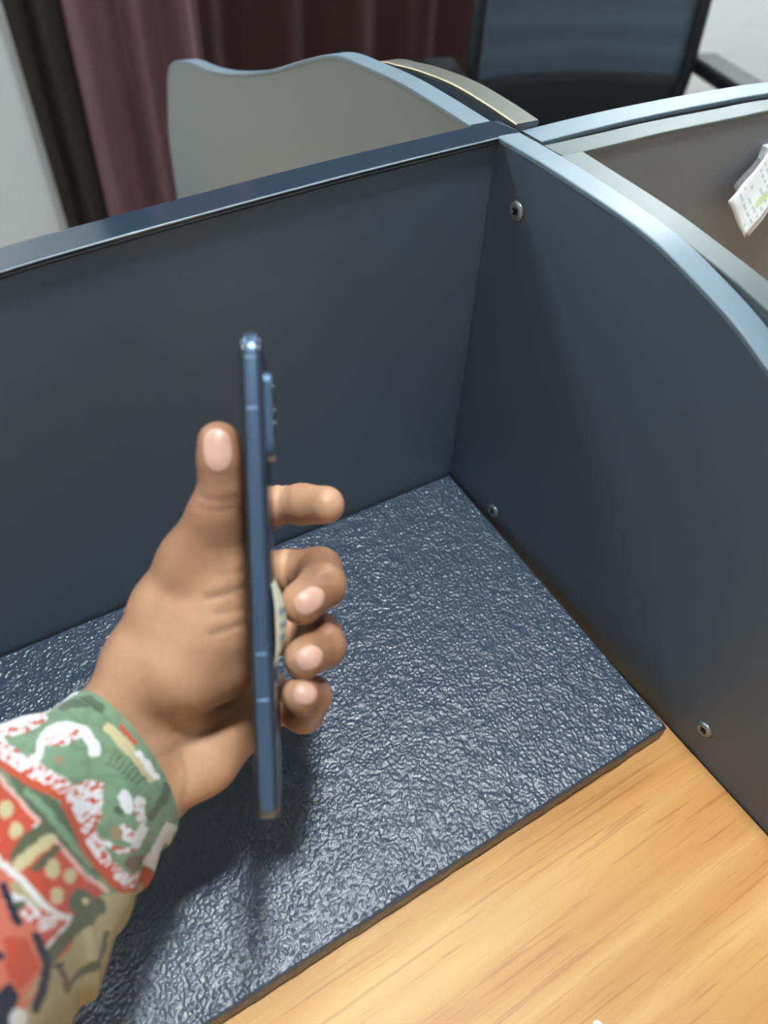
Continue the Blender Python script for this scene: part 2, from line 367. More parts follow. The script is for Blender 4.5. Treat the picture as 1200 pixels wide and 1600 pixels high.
# ------------------------------------------------------------------ phone
def phone():
    a = at(390, 510, .252); b = at(419, 1292, .248); c = at(404, 578, .326)
    L = b-a; length = np.linalg.norm(L); ly = -L/length                 # ly: towards the top
    w = c-a; w -= ly*(w@ly); lw = w/np.linalg.norm(w)                   # lw: near edge -> far edge
    ln = np.cross(ly, lw); ln /= np.linalg.norm(ln)
    if ln@right < 0: ln = -ln                                           # ln: towards the back cover (photo right)
    width, th = 0.0755, 0.0080
    org = (a+b)/2 + lw*width/2
    root = empty('smartphone'); root.matrix_world = Matrix(((lw[0], ly[0], ln[0], org[0]), (lw[1], ly[1], ln[1], org[1]), (lw[2], ly[2], ln[2], org[2]), (0, 0, 0, 1)))
    tag(root, 'slim blue smartphone held edge-on in the hand, camera bump facing right', 'phone')
    def outline(hw, hl, r, n=10):
        pts = []
        for (cx, cy, a0) in ((hw-r, hl-r, 0), (-hw+r, hl-r, 90), (-hw+r, -hl+r, 180), (hw-r, -hl+r, 270)):
            for k in range(n+1):
                t = math.radians(a0+90*k/n); pts.append((cx+r*math.cos(t), cy+r*math.sin(t)))
        return pts
    def slab(hw, hl, r, layers):
        bm = bmesh.new(); rings = []
        for inset, z in layers:
            rings.append([bm.verts.new((x, y, z)) for x, y in outline(hw-inset, hl-inset, max(r-inset, .0005))])
        for A, B in zip(rings[:-1], rings[1:]):
            n = len(A)
            for k in range(n): bm.faces.new((A[k], A[(k+1) % n], B[(k+1) % n], B[k]))
        bm.faces.new(rings[0][::-1]); bm.faces.new(rings[-1]); return bm
    hw, hl = width/2, length/2; r = 0.0085
    M_frame = mat('blue_anodised_frame', srgb(88, 110, 138), 0.30, metal=0.7, noise=0.08, nscale=120)
    M_back = mat('slate_blue_back', srgb(38, 48, 62), 0.22, spec=0.6)
    M_glass = mat('black_screen_glass', srgb(10, 12, 15), 0.08, spec=0.8)
    h = th/2
    lay = [(0.0005, -h*0.62), (0.0001, -h*0.52), (0, -h*0.28), (0, h*0.22), (0.0001, h*0.42), (0.0005, h*0.55)]
    fr = obj('frame', slab(hw, hl, r, lay), M_frame, root, smooth=True)
    obj('screen', slab(hw-.0004, hl-.0004, r, [(0.0026, -h*1.0), (0.0011, -h*0.95), (0.0004, -h*0.82), (0.0001, -h*0.62)]), M_glass, root, smooth=True)
    obj('back_cover', slab(hw-.0004, hl-.0004, r, [(0.0001, h*0.55), (0.0004, h*0.78), (0.0011, h*0.93), (0.0026, h*1.0)]), M_back, root, smooth=True)
    for f in fr.data.polygons: pass
    # camera bump
    bw, bl = 0.0140, 0.0150
    bm = bmesh.new(); rings = []
    cx, cy = -hw+0.0042+bw, hl-0.0140-bl
    for inset, z in ((0, h*0.98), (0, h+0.0021), (0.0006, h+0.0028)):
        rings.append([bm.verts.new((cx+x, cy+y, z)) for x, y in outline(bw-inset, bl-inset, .004, 6)])
    for A, B in zip(rings[:-1], rings[1:]):
        for k in range(len(A)): bm.faces.new((A[k], A[(k+1) % len(A)], B[(k+1) % len(A)], B[k]))
    bm.faces.new(rings[-1])
    cb = obj('camera_bump', bm, M_frame, root, smooth=False)
    for dx, dy, rr in ((-.006, .007, .0048), (-.006, -.006, .0048), (.0065, .001, .0042)):
        bm = bmesh.new(); bmesh.ops.create_cone(bm, cap_ends=True, segments=28, radius1=rr, radius2=rr*.92, depth=.0008, matrix=Matrix.Translation((cx+dx, cy+dy, h+.0031)))
        obj('lens', bm, M_glass, cb)
    # antenna seams and tray outline on the near edge (x = -hw)
    M_seam = mat('antenna_seam', srgb(120, 148, 180), 0.5)
    for yy in (hl-0.0105, hl-0.028, -hl+0.0425, -hl+0.058):
        obj('antenna_band', box(-hw-.00006, -hw+.0005, yy-.00035, yy+.00035, -h*.50, h*.42), M_seam, root)
    bm = bmesh.new()
    loop = [(-hw-.00004, y_, z_) for y_, z_ in ((-.0105, -.0013), (-.0105, .0013), (-.0245, .0013), (-.0245, -.0013))]
    add_tube(bm, loop, 0.00012, 5, closed=True); obj('tray_outline', bm, M_back, root)
    # port on the bottom edge
    obj('charging_port', box(-.0045, .0045, -hl-.00005, -hl+.001, -.0014, .0014), M_dark, root, bevel=.0004)
    # curved paper sticker on the back, half peeled
    M_paper = mat('aged_paper', srgb(205, 202, 178), 0.7, noise=0.08, nscale=150)
    V = []; F = []; nu, nv = 14, 20
    y1 = -0.0035; y0_ = y1-0.0285
    for j in range(nv+1):
        t = j/nv; yy = y1+(y0_-y1)*t
        for i in range(nu+1):
            s = i/nu; bow = math.sin(math.pi*min(1, t*.95+.03))**.8
            V.append((-hw+0.0015+s*0.032, yy, h+0.0002+0.0044*bow*math.sin(math.pi*(.04+.92*s))**.6))
    n0 = len(V); V += [(x, y, z-0.00025) for x, y, z in V]
    for j in range(nv):
        for i in range(nu):
            q = j*(nu+1)+i; Q = [q, q+1, q+nu+2, q+nu+1]; F.append(Q); F.append([k+n0 for k in Q[::-1]])
    bd = [i for i in range(nu+1)]+[j*(nu+1)+nu for j in range(1, nv+1)]+[nv*(nu+1)+i for i in range(nu-1, -1, -1)]+[j*(nu+1) for j in range(nv-1, 0, -1)]
    for k in range(len(bd)): q, p = bd[k], bd[(k+1) % len(bd)]; F.append([p, q, q+n0, p+n0])
    st = pyobj('paper_sticker', V, F, M_paper, root); st['label'] = 'cream paper sticker bowed off the phone back'
    M_ink = mat('faded_ink', srgb(140, 146, 142), 0.7)
    for tt, ww in ((.36, .0028), (.52, .002), (.66, .0024)):
        yy = y1+(y0_-y1)*tt; bow = math.sin(math.pi*min(1, tt*.95+.03))**.8
        V2 = []; F2 = []
        for i in range(7):
            s = .05+i*.1; z = h+0.0002+0.0044*bow*math.sin(math.pi*(.04+.92*s))**.6+.0001
            V2 += [(-hw+0.0015+s*0.032, yy-ww/2, z), (-hw+0.0015+s*0.032, yy+ww/2, z)]
        for i in range(6): F2.append([2*i, 2*i+1, 2*i+3, 2*i+2])
        pyobj('printed_line', V2, F2, M_ink, st)
    return root
phone()

# ------------------------------------------------------------------ hand and sleeve
def cs(px, py, t_mm):              # photo pixel + depth (mm) -> camera aligned metres (x right, y up, z deep)
    t = t_mm/1000.; return np.array([(px-600)/FPX*t, -(py-800)/FPX*t, t])
def to_world(P): return CAM + P[:, :1]*right + P[:, 1:2]*up + P[:, 2:3]*fwd

# chains: list of (px, py, depth mm, radius mm)
PALM = [
    [(60, 1345, 268, 24), (190, 1185, 306, 22), (262, 1100, 316, 20)],                    # forearm core
    [(112, 1208, 290, 18), (180, 1122, 303, 15.5), (226, 1034, 306, 16)],                 # radial wrist
    [(150, 1330, 288, 19), (228, 1232, 310, 17), (312, 1176, 322, 17.5), (360, 1130, 334, 15), (392, 1080, 342, 11.5)],  # ulnar side / hypothenar
    [(226, 1034, 306, 16), (264, 952, 303, 14.8), (302, 878, 297, 13.2)],
    [(348, 835, 292, 10.0), (346, 890, 298, 13.5), (348, 960, 301, 15), (352, 1030, 305, 14)],                   # thumb metacarpal
    [(240, 1080, 304, 16), (290, 1040, 300, 18.5), (322, 985, 299, 17), (332, 925, 297, 13)],  # thenar
    [(330, 1000, 306, 14.5), (345, 1045, 312, 13.0)],
    [(250, 1080, 316, 15), (330, 940, 336, 13), (352, 872, 344, 11.5)],                   # index metacarpal
    [(250, 1110, 318, 16), (340, 985, 342, 13), (388, 908, 352, 11)],                     # middle metacarpal
    [(260, 1130, 320, 16), (350, 1040, 342, 12.5), (398, 1000, 352, 11)],
    [(270, 1160, 324, 15), (350, 1090, 340, 12), (404, 1075, 348, 10.5)],
]
THUMB = [(302, 878, 297, 13.2), (339, 800, 287, 10.4), (349, 762, 284, 8.8), (346, 722, 281, 8.5), (342, 692, 280, 8.1)]
FINGERS = [
    [(352, 872, 344, 11.5), (398, 812, 367, 9.8), (440, 789, 344, 8.8), (472, 788, 337, 9.0), (508, 789, 330, 8.7)],
    [(388, 908, 352, 11), (448, 893, 346, 10.0), (498, 891, 336, 10.2), (504, 914, 306, 9.4), (472, 942, 292, 8.7)],
    [(398, 1000, 352, 10.8), (455, 988, 346, 9.4), (499, 992, 334, 9.6), (505, 1009, 304, 8.9), (475, 1029, 289, 8.1)],
    [(404, 1075, 348, 10), (448, 1102, 344, 8.6), (474, 1112, 334, 9.0), (485, 1089, 303, 8.1), (470, 1086, 289, 7.4)],
]
# creases (polylines in the skin, px, py, depth of the surface), groove depth mm, width mm
CREASE = [
    ([(318, 776, 280), (345, 783, 278), (368, 778, 280)], .5, .9), ([(312, 792, 281), (340, 799, 279), (362, 794, 280)], .4, .8),
    ([(300, 806, 283), (330, 812, 280)], .3, .8),
    ([(385, 916, 292), (360, 925, 287), (325, 934, 283)], .7, .9), ([(386, 972, 290), (360, 982, 284), (330, 990, 282)], .7, .9),
    ([(384, 890, 294), (350, 897, 288)], .4, .9), ([(386, 950, 291), (340, 958, 283)], .4, .9),
    ([(390, 1078, 312), (374, 1110, 306), (350, 1136, 302), (325, 1152, 299)], 2.6, 1.6),
    ([(320, 1152, 299), (285, 1170, 297), (240, 1180, 295)], .5, 2.0), ([(262, 1150, 292), (284, 1215, 296), (283, 1270, 303)], .7, 2.2),
    ([(441, 760, 343), (436, 789, 335), (440, 818, 343)], .8, .9), ([(452, 762, 342), (450, 789, 334), (454, 816, 342)], .5, .8),
    ([(450, 865, 337), (446, 893, 335), (452, 915, 337)], .7, .9), ([(500, 895, 322), (520, 886, 322), (475, 906, 322)], .8, .9),
    ([(500, 905, 297), (520, 900, 303)], .4, .8), ([(505, 1000, 296), (520, 996, 300)], .4, .8),
]
ZS = np.array([1, 1, 0.12])
def seg_sdf(P, a, b, ra, rb):
    ba = b-a; L2 = ba@ba
    h = np.clip(((P-a)@ba)/L2, 0, 1)
    q = P-a-h[..., None]*ba
    return np.sqrt((q*q).sum(-1)) - (ra+(rb-ra)*h)
def smin(a, b, k):
    h = np.clip(0.5+0.5*(b-a)/k, 0, 1); return b*(1-h)+a*h - k*h*(1-h)
def chain_sdf(P, ch, k=0.004):
    pts = [cs(*c[:3]) for c in ch]; rad = [c[3]/1000 for c in ch]; d = None
    for i in range(len(pts)-1):
        e = seg_sdf(P, pts[i], pts[i+1], rad[i], rad[i+1]); d = e if d is None else smin(d, e, k)
    return d
PHN = {}
def phone_plane():                 # screen face of the phone, camera aligned, so the flesh flattens against it
    a, b, c = at(390, 510, .252), at(419, 1292, .248), at(404, 578, .326)
    toc = lambda p: np.array([(p-CAM)@right, (p-CAM)@up, (p-CAM)@fwd])
    a, b, c = toc(a), toc(b), toc(c); ly = (a-b)/np.linalg.norm(a-b); w = c-a; w -= ly*(w@ly); lw = w/np.linalg.norm(w)
    ln = np.cross(ly, lw); ln = ln if ln[0] > 0 else -ln
    return (a+b)/2+lw*.0755/2, lw, ly, ln, np.linalg.norm(a-b)/2
PO, PW, PL, PN, PHL = phone_plane()
def body_sdf(P, creases=True):
    palm = None
    for ch in PALM:
        d = chain_sdf(P, ch, .006); palm = d if palm is None else smin(palm, d, .007)
    out = smin(palm, chain_sdf(P, THUMB, .004), .006)
    pads = smin(chain_sdf(P, THUMB, .004), palm, .006)
    for f in FINGERS:
        out = np.minimum(out, smin(palm, chain_sdf(P, f, .0035), .005))
    # flesh presses flat against the phone
    q = P-PO; bx = np.abs(np.stack([q@PW, q@PL, q@PN], -1))-np.array([.0378, PHL, .0041])
    box_d = np.maximum(bx, 0); pd = np.sqrt((box_d**2).sum(-1))+np.minimum(bx.max(-1), 0)
    out = np.maximum(out, -(pd-.0002))
    if creases:
        for pl, dep, wid in CREASE:
            pts = [cs(*p) for p in pl]; dd = None
            for i in range(len(pts)-1):
                q = seg_sdf(P*ZS, pts[i]*ZS, pts[i+1]*ZS, 0, 0); dd = q if dd is None else np.minimum(dd, q)
            # distance measured loosely in depth, so the groove stays on the skin
            out = out + dep/1000*np.exp(-(dd/(wid/1000+.0006))**2)
    return out

def surface_nets(fn, lo, hi, st):
    n = [int((hi[i]-lo[i])/st)+2 for i in range(3)]
    ax = [lo[i]+st*np.arange(n[i]) for i in range(3)]
    # coarse pass, then evaluate only near the surface
    D = np.full(n, 1.0, np.float32); B = 12
    for i in range(0, n[0], B):
        for j in range(0, n[1], B):
            for k in range(0, n[2], B):
                c = np.array([[ax[0][min(i+B//2, n[0]-1)], ax[1][min(j+B//2, n[1]-1)], ax[2][min(k+B//2, n[2]-1)]]])
                d = fn(c)[0]
                if abs(d) > st*B*0.95+0.004: D[i:i+B, j:j+B, k:k+B] = d; continue
                g = np.stack(np.meshgrid(ax[0][i:i+B], ax[1][j:j+B], ax[2][k:k+B], indexing='ij'), -1)
                D[i:i+B, j:j+B, k:k+B] = fn(g.reshape(-1, 3)).reshape(g.shape[:3])
    ins = D < 0
    c8 = [(a, b, c) for a in (0, 1) for b in (0, 1) for c in (0, 1)]
    sl = lambda A, o: A[o[0]:A.shape[0]-1+o[0], o[1]:A.shape[1]-1+o[1], o[2]:A.shape[2]-1+o[2]]
    cnt = sum(sl(ins, o).astype(np.int8) for o in c8); act = (cnt > 0) & (cnt < 8)
    idx = -np.ones(act.shape, np.int64); ids = np.argwhere(act); idx[act] = np.arange(len(ids))
    acc = np.zeros((len(ids), 3)); num = np.zeros(len(ids))
    dv = [D[ids[:, 0]+o[0], ids[:, 1]+o[1], ids[:, 2]+o[2]].astype(float) for o in c8]
    for a in range(8):
        for b in range(a+1, 8):
            df = np.array(c8[b])-np.array(c8[a])
            if np.abs(df).sum() != 1: continue
            m = (dv[a] < 0) != (dv[b] < 0); t = np.where(m, dv[a]/(dv[a]-dv[b]+1e-12), 0)
            acc += m[:, None]*(np.array(c8[a])+t[:, None]*df); num += m
    V = np.array(lo)+st*(ids+acc/num[:, None])
    F = []
    for axn in range(3):
        o = [0, 0, 0]; o[axn] = 1
        A = ins[:ins.shape[0]-o[0], :ins.shape[1]-o[1], :ins.shape[2]-o[2]]; Bq = ins[o[0]:, o[1]:, o[2]:]
        e = np.argwhere(A != Bq); u, v = (axn+1) % 3, (axn+2) % 3
        e = e[(e[:, u] > 0) & (e[:, v] > 0)]
        ok = np.all(e < np.array(act.shape), 1); e = e[ok]
        def g(du, dv_):
            q = e.copy(); q[:, u] -= du; q[:, v] -= dv_; return idx[q[:, 0], q[:, 1], q[:, 2]]
        q = np.stack([g(1, 1), g(0, 1), g(0, 0), g(1, 0)], -1)
        flip = ~A[e[:, 0], e[:, 1], e[:, 2]]; q[flip] = q[flip][:, ::-1]
        F.append(q[(q >= 0).all(1)])
    return V, np.concatenate(F)

def grad(P, fn, e=4e-4):
    g = np.stack([fn(P+np.eye(3)[i]*e)-fn(P-np.eye(3)[i]*e) for i in range(3)], -1)
    return g/(np.linalg.norm(g, axis=-1, keepdims=True)+1e-12)

def build_person():
    root = empty('person', tuple(at(196, 1192, .306)))
    tag(root, 'left hand in a green, red and cream floral sleeve gripping the phone edgeways', 'person')
    inv = np.array(root.location)
    lo = cs(60, 1345, 268)-.02; 
    V, F = surface_nets(body_sdf, (-0.150, -0.155, 0.255), (-0.006, 0.045, 0.388), 0.00095)
    N = grad(V, lambda P: body_sdf(P, False))
    # skin colour: paler palm side and finger pads, darker backs and creases
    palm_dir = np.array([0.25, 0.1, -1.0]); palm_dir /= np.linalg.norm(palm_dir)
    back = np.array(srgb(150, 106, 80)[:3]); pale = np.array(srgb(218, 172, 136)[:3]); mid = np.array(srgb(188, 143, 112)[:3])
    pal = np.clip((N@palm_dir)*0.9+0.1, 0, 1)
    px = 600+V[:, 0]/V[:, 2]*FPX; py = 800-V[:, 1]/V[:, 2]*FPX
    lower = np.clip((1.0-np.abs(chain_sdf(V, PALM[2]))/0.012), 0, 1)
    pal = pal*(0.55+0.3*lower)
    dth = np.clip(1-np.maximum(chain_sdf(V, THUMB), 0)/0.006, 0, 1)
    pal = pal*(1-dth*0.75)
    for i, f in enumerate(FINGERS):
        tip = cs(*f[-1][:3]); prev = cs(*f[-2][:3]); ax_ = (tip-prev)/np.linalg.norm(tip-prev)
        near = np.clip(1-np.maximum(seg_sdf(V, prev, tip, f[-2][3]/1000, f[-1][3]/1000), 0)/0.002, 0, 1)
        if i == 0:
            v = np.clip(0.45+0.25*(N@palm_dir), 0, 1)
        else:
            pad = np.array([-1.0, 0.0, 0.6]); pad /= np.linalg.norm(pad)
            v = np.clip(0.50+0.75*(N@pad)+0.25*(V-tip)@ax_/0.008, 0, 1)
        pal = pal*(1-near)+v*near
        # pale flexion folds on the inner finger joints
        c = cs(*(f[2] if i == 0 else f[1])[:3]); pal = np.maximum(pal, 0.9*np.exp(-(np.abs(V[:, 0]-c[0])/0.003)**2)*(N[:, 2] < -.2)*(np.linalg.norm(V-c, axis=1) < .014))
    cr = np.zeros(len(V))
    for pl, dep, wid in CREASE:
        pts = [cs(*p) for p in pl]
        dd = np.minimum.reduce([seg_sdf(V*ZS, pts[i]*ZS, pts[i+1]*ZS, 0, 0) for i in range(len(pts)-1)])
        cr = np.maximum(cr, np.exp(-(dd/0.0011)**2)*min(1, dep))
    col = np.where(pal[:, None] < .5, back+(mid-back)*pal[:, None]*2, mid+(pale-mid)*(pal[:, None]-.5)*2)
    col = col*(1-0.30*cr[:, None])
    W = to_world(V)-inv
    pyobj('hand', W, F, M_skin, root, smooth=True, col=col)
    # fingernails: curved plates laid on the skin
    def nail(c, along, ln_, wd, m=M_nail, lift=.00035, extra=None):
        P = np.array(c)[None]; 
        for _ in range(6): P = P - grad(P, lambda q: body_sdf(q, False))*body_sdf(P, False)[:, None]*.8
        n = grad(P, lambda q: body_sdf(q, False))[0]; al = np.array(along, float); al -= n*(al@n); al /= np.linalg.norm(al); sd = np.cross(n, al)
        nu, nv = 14, 18; G = []
        for j in range(nv+1):
            v = -1+2*j/nv
            hw_ = wd/2*(1-max(0, v)**4*.28)*(1-max(0, -v)**2.6*.40)
            for i in range(nu+1):
                s = -1+2*i/nu
                vv = v*(ln_/2)*(1-.22*s*s) 
                G.append(P[0]+al*vv+sd*hw_*s)
        G = np.array(G)
        for _ in range(5): d = body_sdf(G, False); G = G - n*(d[:, None])*.8
        s = np.tile(np.linspace(-1, 1, nu+1), nv+1); vv = np.repeat(np.linspace(-1, 1, nv+1), nu+1)
        sm = lambda A: A
        G2 = G.reshape(nv+1, nu+1, 3).copy()
        for _ in range(6): G2[1:-1, 1:-1] = (G2[:-2, 1:-1]+G2[2:, 1:-1]+G2[1:-1, :-2]+G2[1:-1, 2:])/4*.5+G2[1:-1, 1:-1]*.5
        G = G2.reshape(-1, 3)
        top = G+n*(lift*(1-.6*np.abs(s)**4)*(1-.7*np.clip(-vv, 0, 1)**4)+.0001)[:, None]; bot = G-n*.0006
        Vn = np.concatenate([top, bot]); n0 = len(top); Fn = []
        for j in range(nv):
            for i in range(nu):
                q = j*(nu+1)+i; Q = [q, q+1, q+nu+2, q+nu+1]; Fn.append(Q); Fn.append([k+n0 for k in Q[::-1]])
        bd = [i for i in range(nu+1)]+[j*(nu+1)+nu for j in range(1, nv+1)]+[nv*(nu+1)+i for i in range(nu-1, -1, -1)]+[j*(nu+1) for j in range(nv-1, 0, -1)]
        for k in range(len(bd)): q, p = bd[k], bd[(k+1) % len(bd)]; Fn.append([p, q, q+n0, p+n0])
        pyobj('fingernail', to_world(Vn)-inv, Fn, m, root, smooth=True)
    nail(cs(339, 703, 271), cs(341, 670, 276)-cs(347, 740, 276), .0165, .0105)
    nail(cs(490, 936, 284), cs(462, 950, 284)-cs(505, 925, 290), .0140, .0094)
    nail(cs(487, 1027, 281), cs(462, 1034, 283)-cs(505, 1018, 288), .0115, .0090)
    nail(cs(479, 1083, 282), cs(460, 1085, 283)-cs(495, 1086, 288), .0100, .0085)
    return root, inv

person, PINV = build_person()

# --- sleeve: rings along the forearm with a printed floral cotton
RINGS = [  # centre px, half-width vector px (towards the lower-right side), depth mm, thickness half mm, forward bulge px
    ((196, 1192), (78, 108), 306, 27, 44), ((160, 1228), (82, 122), 299, 32, 40), ((126, 1262), (92, 140), 291, 36, 24), ((84, 1308), (98, 164), 281, 40, 20),
    ((36, 1358), (104, 190), 270, 44, 16), ((-30, 1430), (118, 212), 257, 48, 12), ((-120, 1520), (130, 235), 243, 52, 10), ((-230, 1640), (140, 260), 228, 56, 10)]
def hash2(x, y): 
    v = np.sin(x*12.9898+y*78.233)*43758.5453; return v-np.floor(v)
def vnoise(x, y):
    xi, yi = np.floor(x), np.floor(y); fx, fy = x-xi, y-yi; fx = fx*fx*(3-2*fx); fy = fy*fy*(3-2*fy)
    return (hash2(xi, yi)*(1-fx)+hash2(xi+1, yi)*fx)*(1-fy)+(hash2(xi, yi+1)*(1-fx)+hash2(xi+1, yi+1)*fx)*fy

def print_colour(px, py):
    """floral print, laid out flat in cloth coordinates"""
    X = px*2.9625; Y = (py-1060)*2.9625
    X = X+(vnoise(X/23, Y/23)-.5)*12; Y = Y+(vnoise(X/21+9, Y/21+4)-.5)*12
    C = {k: np.array(srgb(*v)[:3]) for k, v in dict(green=(122, 150, 122), dgreen=(84, 102, 80), olive=(92, 98, 76), white=(226, 226, 228), red=(196, 82, 62), rust=(190, 84, 58),
        salmon=(208, 116, 94), cream=(200, 188, 148), khaki=(178, 166, 128), navy=(34, 40, 60), brown=(112, 90, 72), pink=(226, 178, 170), tan=(160, 132, 100)).items()}
    col = np.zeros((len(X), 3))+C['green']
    g = vnoise(X/34+3, Y/30); col = np.where((g > .62)[:, None], C['green']*.86, col)
    def put(m, c):
        nonlocal col
        c = C[c] if isinstance(c, str) else c
        col = np.where(m[:, None], c, col)
    def stroke(pts, w):
        d = np.full(len(X), 1e9)
        for (x0, y0), (x1, y1) in zip(pts[:-1], pts[1:]):
            bx, by = x1-x0, y1-y0; h = np.clip(((X-x0)*bx+(Y-y0)*by)/(bx*bx+by*by+1e-9), 0, 1)
            d = np.minimum(d, np.hypot(X-x0-h*bx, Y-y0-h*by))
        return d < w/2
    def poly(pts):
        ins = np.zeros(len(X), bool); n = len(pts)
        for i in range(n):
            x0, y0 = pts[i]; x1, y1 = pts[(i+1) % n]
            c = ((y0 > Y) != (y1 > Y)) & (X < (x1-x0)*(Y-y0)/(y1-y0+1e-9)+x0); ins ^= c
        return ins
    def dot(x, y, rx, ry=None): return ((X-x)/rx)**2+((Y-y)/(ry or rx))**2 < 1
    dash = vnoise((X*.55+Y*.83)/9, (Y*.55-X*.83)/24+7) > .60
    def speck(m): put(m, 'white'); put(m & dash, 'red')
    # far region, off frame: repeats of the red/khaki print
    put((X-Y*.9 < -500), 'khaki'); put((X-Y*.9 < -620) & (vnoise(X/90, Y/90) > .5), 'salmon')
    put(stroke([(290, 130), (420, 108), (470, 140)], 42), 'dgreen')
    put(stroke([(-200, 330), (0, 240), (180, 150), (350, 60)], 34), 'white'); 
    speck(stroke([(0, 260), (100, 235), (200, 170)], 34))
    # white and red speckled scroll
    speck(stroke([(-60, 280), (0, 320), (100, 390), (200, 455), (300, 520), (350, 560), (380, 660), (430, 770), (490, 870), (560, 930), (650, 945)], 84))
    speck(poly([(340, 500), (400, 470), (480, 480), (475, 560), (475, 640), (440, 700), (370, 640)]))
    speck(stroke([(480, 760), (560, 800), (640, 770)], 26))
    put(stroke([(110, 390), (180, 360), (185, 290), (225, 250)], 40), 'white')
    put(stroke([(225, 250), (300, 235), (390, 250), (425, 290), (440, 335)], 56), 'white'); speck(stroke([(220, 290), (290, 300), (350, 262)], 50))
    put(stroke([(250, 345), (300, 330), (330, 345)], 22), 'green'); put(dot(275, 378, 20), 'tan')
    put(stroke([(575, 545), (590, 595)], 56), 'white'); speck(stroke([(640, 565), (652, 650)], 50)); put(stroke([(655, 700), (630, 745), (585, 720)], 52), 'white'); speck(stroke([(575, 690), (600, 720)], 36))
    put(dot(550, 610, 22), 'dgreen'); put(dot(540, 715, 24, 34), 'tan')
    for k in range(7): put(stroke([(500+k*22, 395+k*16), (540+k*22, 330+k*20)], 10), 'dgreen')
    put(dot(622, 852, 52, 38), 'brown'); put(stroke([(700, 640), (760, 560), (770, 500)], 40), 'dgreen')
    # orange line and leaf
    put(poly([(20, 420), (180, 520), (300, 600), (350, 740), (430, 850), (510, 940), (430, 905), (300, 800), (190, 670), (90, 540)]), 'dgreen')
    put(stroke([(120, 520), (220, 620), (330, 760), (420, 870)], 34), 'green')
    put(stroke([(-80, 330), (0, 385), (150, 485), (290, 560), (335, 650), (390, 780), (470, 890), (550, 970), (640, 985), (690, 905)], 38), 'rust')
    put(poly([(-100, 400), (0, 480), (160, 650), (300, 800), (400, 930), (490, 1000), (420, 1060), (330, 1110), (200, 1020), (130, 930), (0, 810), (-200, 700)]), 'red')
    put(stroke([(-60, 400), (0, 455), (160, 645), (290, 790), (400, 920), (500, 985)], 20), 'pink'); put(stroke([(170, 690), (230, 750)], 30), 'white')
    for (x, y, r) in ((25, 600, 34), (72, 700, 32), (240, 880, 36), (325, 915, 30), (262, 1000, 34), (-60, 640, 34), (-40, 740, 30)): put(dot(x, y, r, r*1.25), 'cream')
    put(stroke([(75, 830), (130, 750), (205, 700)], 66), 'olive'); put(stroke([(85, 870), (160, 800), (235, 745)], 58), 'cream'); put(stroke([(165, 880), (260, 790)], 40), 'olive')
    put(dot(375, 1035, 58), 'dgreen'); put(dot(400, 1030, 16), 'cream')
    put(stroke([(-60, 790), (0, 850), (110, 940), (190, 1040), (260, 1090), (340, 1115)], 32), 'white')
    # lower part
    put(poly([(-300, 850), (0, 890), (70, 1000), (150, 1150), (195, 1340), (100, 1490), (0, 1440), (-300, 1400)]), 'salmon'); put(poly([(20, 1200), (120, 1200), (180, 1330), (90, 1440), (30, 1380)]), 'red')
    put(stroke([(50, 1020), (120, 1060)], 66), 'white'); put(dot(95, 1050, 34, 24), 'olive'); speck(stroke([(130, 1080), (200, 1130), (230, 1120)], 70))
    put(poly([(170, 1190), (330, 1120), (300, 1170), (210, 1240)]), 'red')
    put(poly([(440, 1050), (520, 990), (690, 960), (760, 800), (820, 700), (1000, 900), (560, 1400), (340, 1800), (60, 1800), (90, 1560), (200, 1400), (330, 1260)]), 'khaki')
    put(stroke([(790, 690), (740, 770), (690, 860)], 46), 'white')
    put(stroke([(235, 1270), (330, 1170), (450, 1060)], 84), 'olive'); put(stroke([(205, 1245), (330, 1120)], 14), 'white')
    put(stroke([(490, 1170), (455, 1270), (390, 1370), (330, 1440)], 24), 'olive'); put(stroke([(270, 1330), (310, 1400), (320, 1460)], 30), 'brown')
    put(stroke([(15, 960), (50, 1050), (85, 1130)], 40), 'navy'); put(stroke([(165, 1190), (215, 1310), (195, 1420), (160, 1520)], 46), 'navy')
    put(poly([(-200, 1440), (0, 1450), (50, 1400), (85, 1470), (60, 1540), (20, 1650), (-200, 1800)]), 'navy'); put(dot(80, 1570, 44, 50), 'white')
    put(stroke([(0, 1290), (-40, 1260)], 40), 'navy'); put(stroke([(240, 1330), (300, 1330)], 16), 'navy')
    # cuff edge
    put(stroke([(500, 225), (600, 330), (700, 460)], 46), 'cream'); put(stroke([(560, 225), (625, 305)], 20), 'red'); put(stroke([(640, 345), (720, 455)], 26), 'white')
    return col*0.86

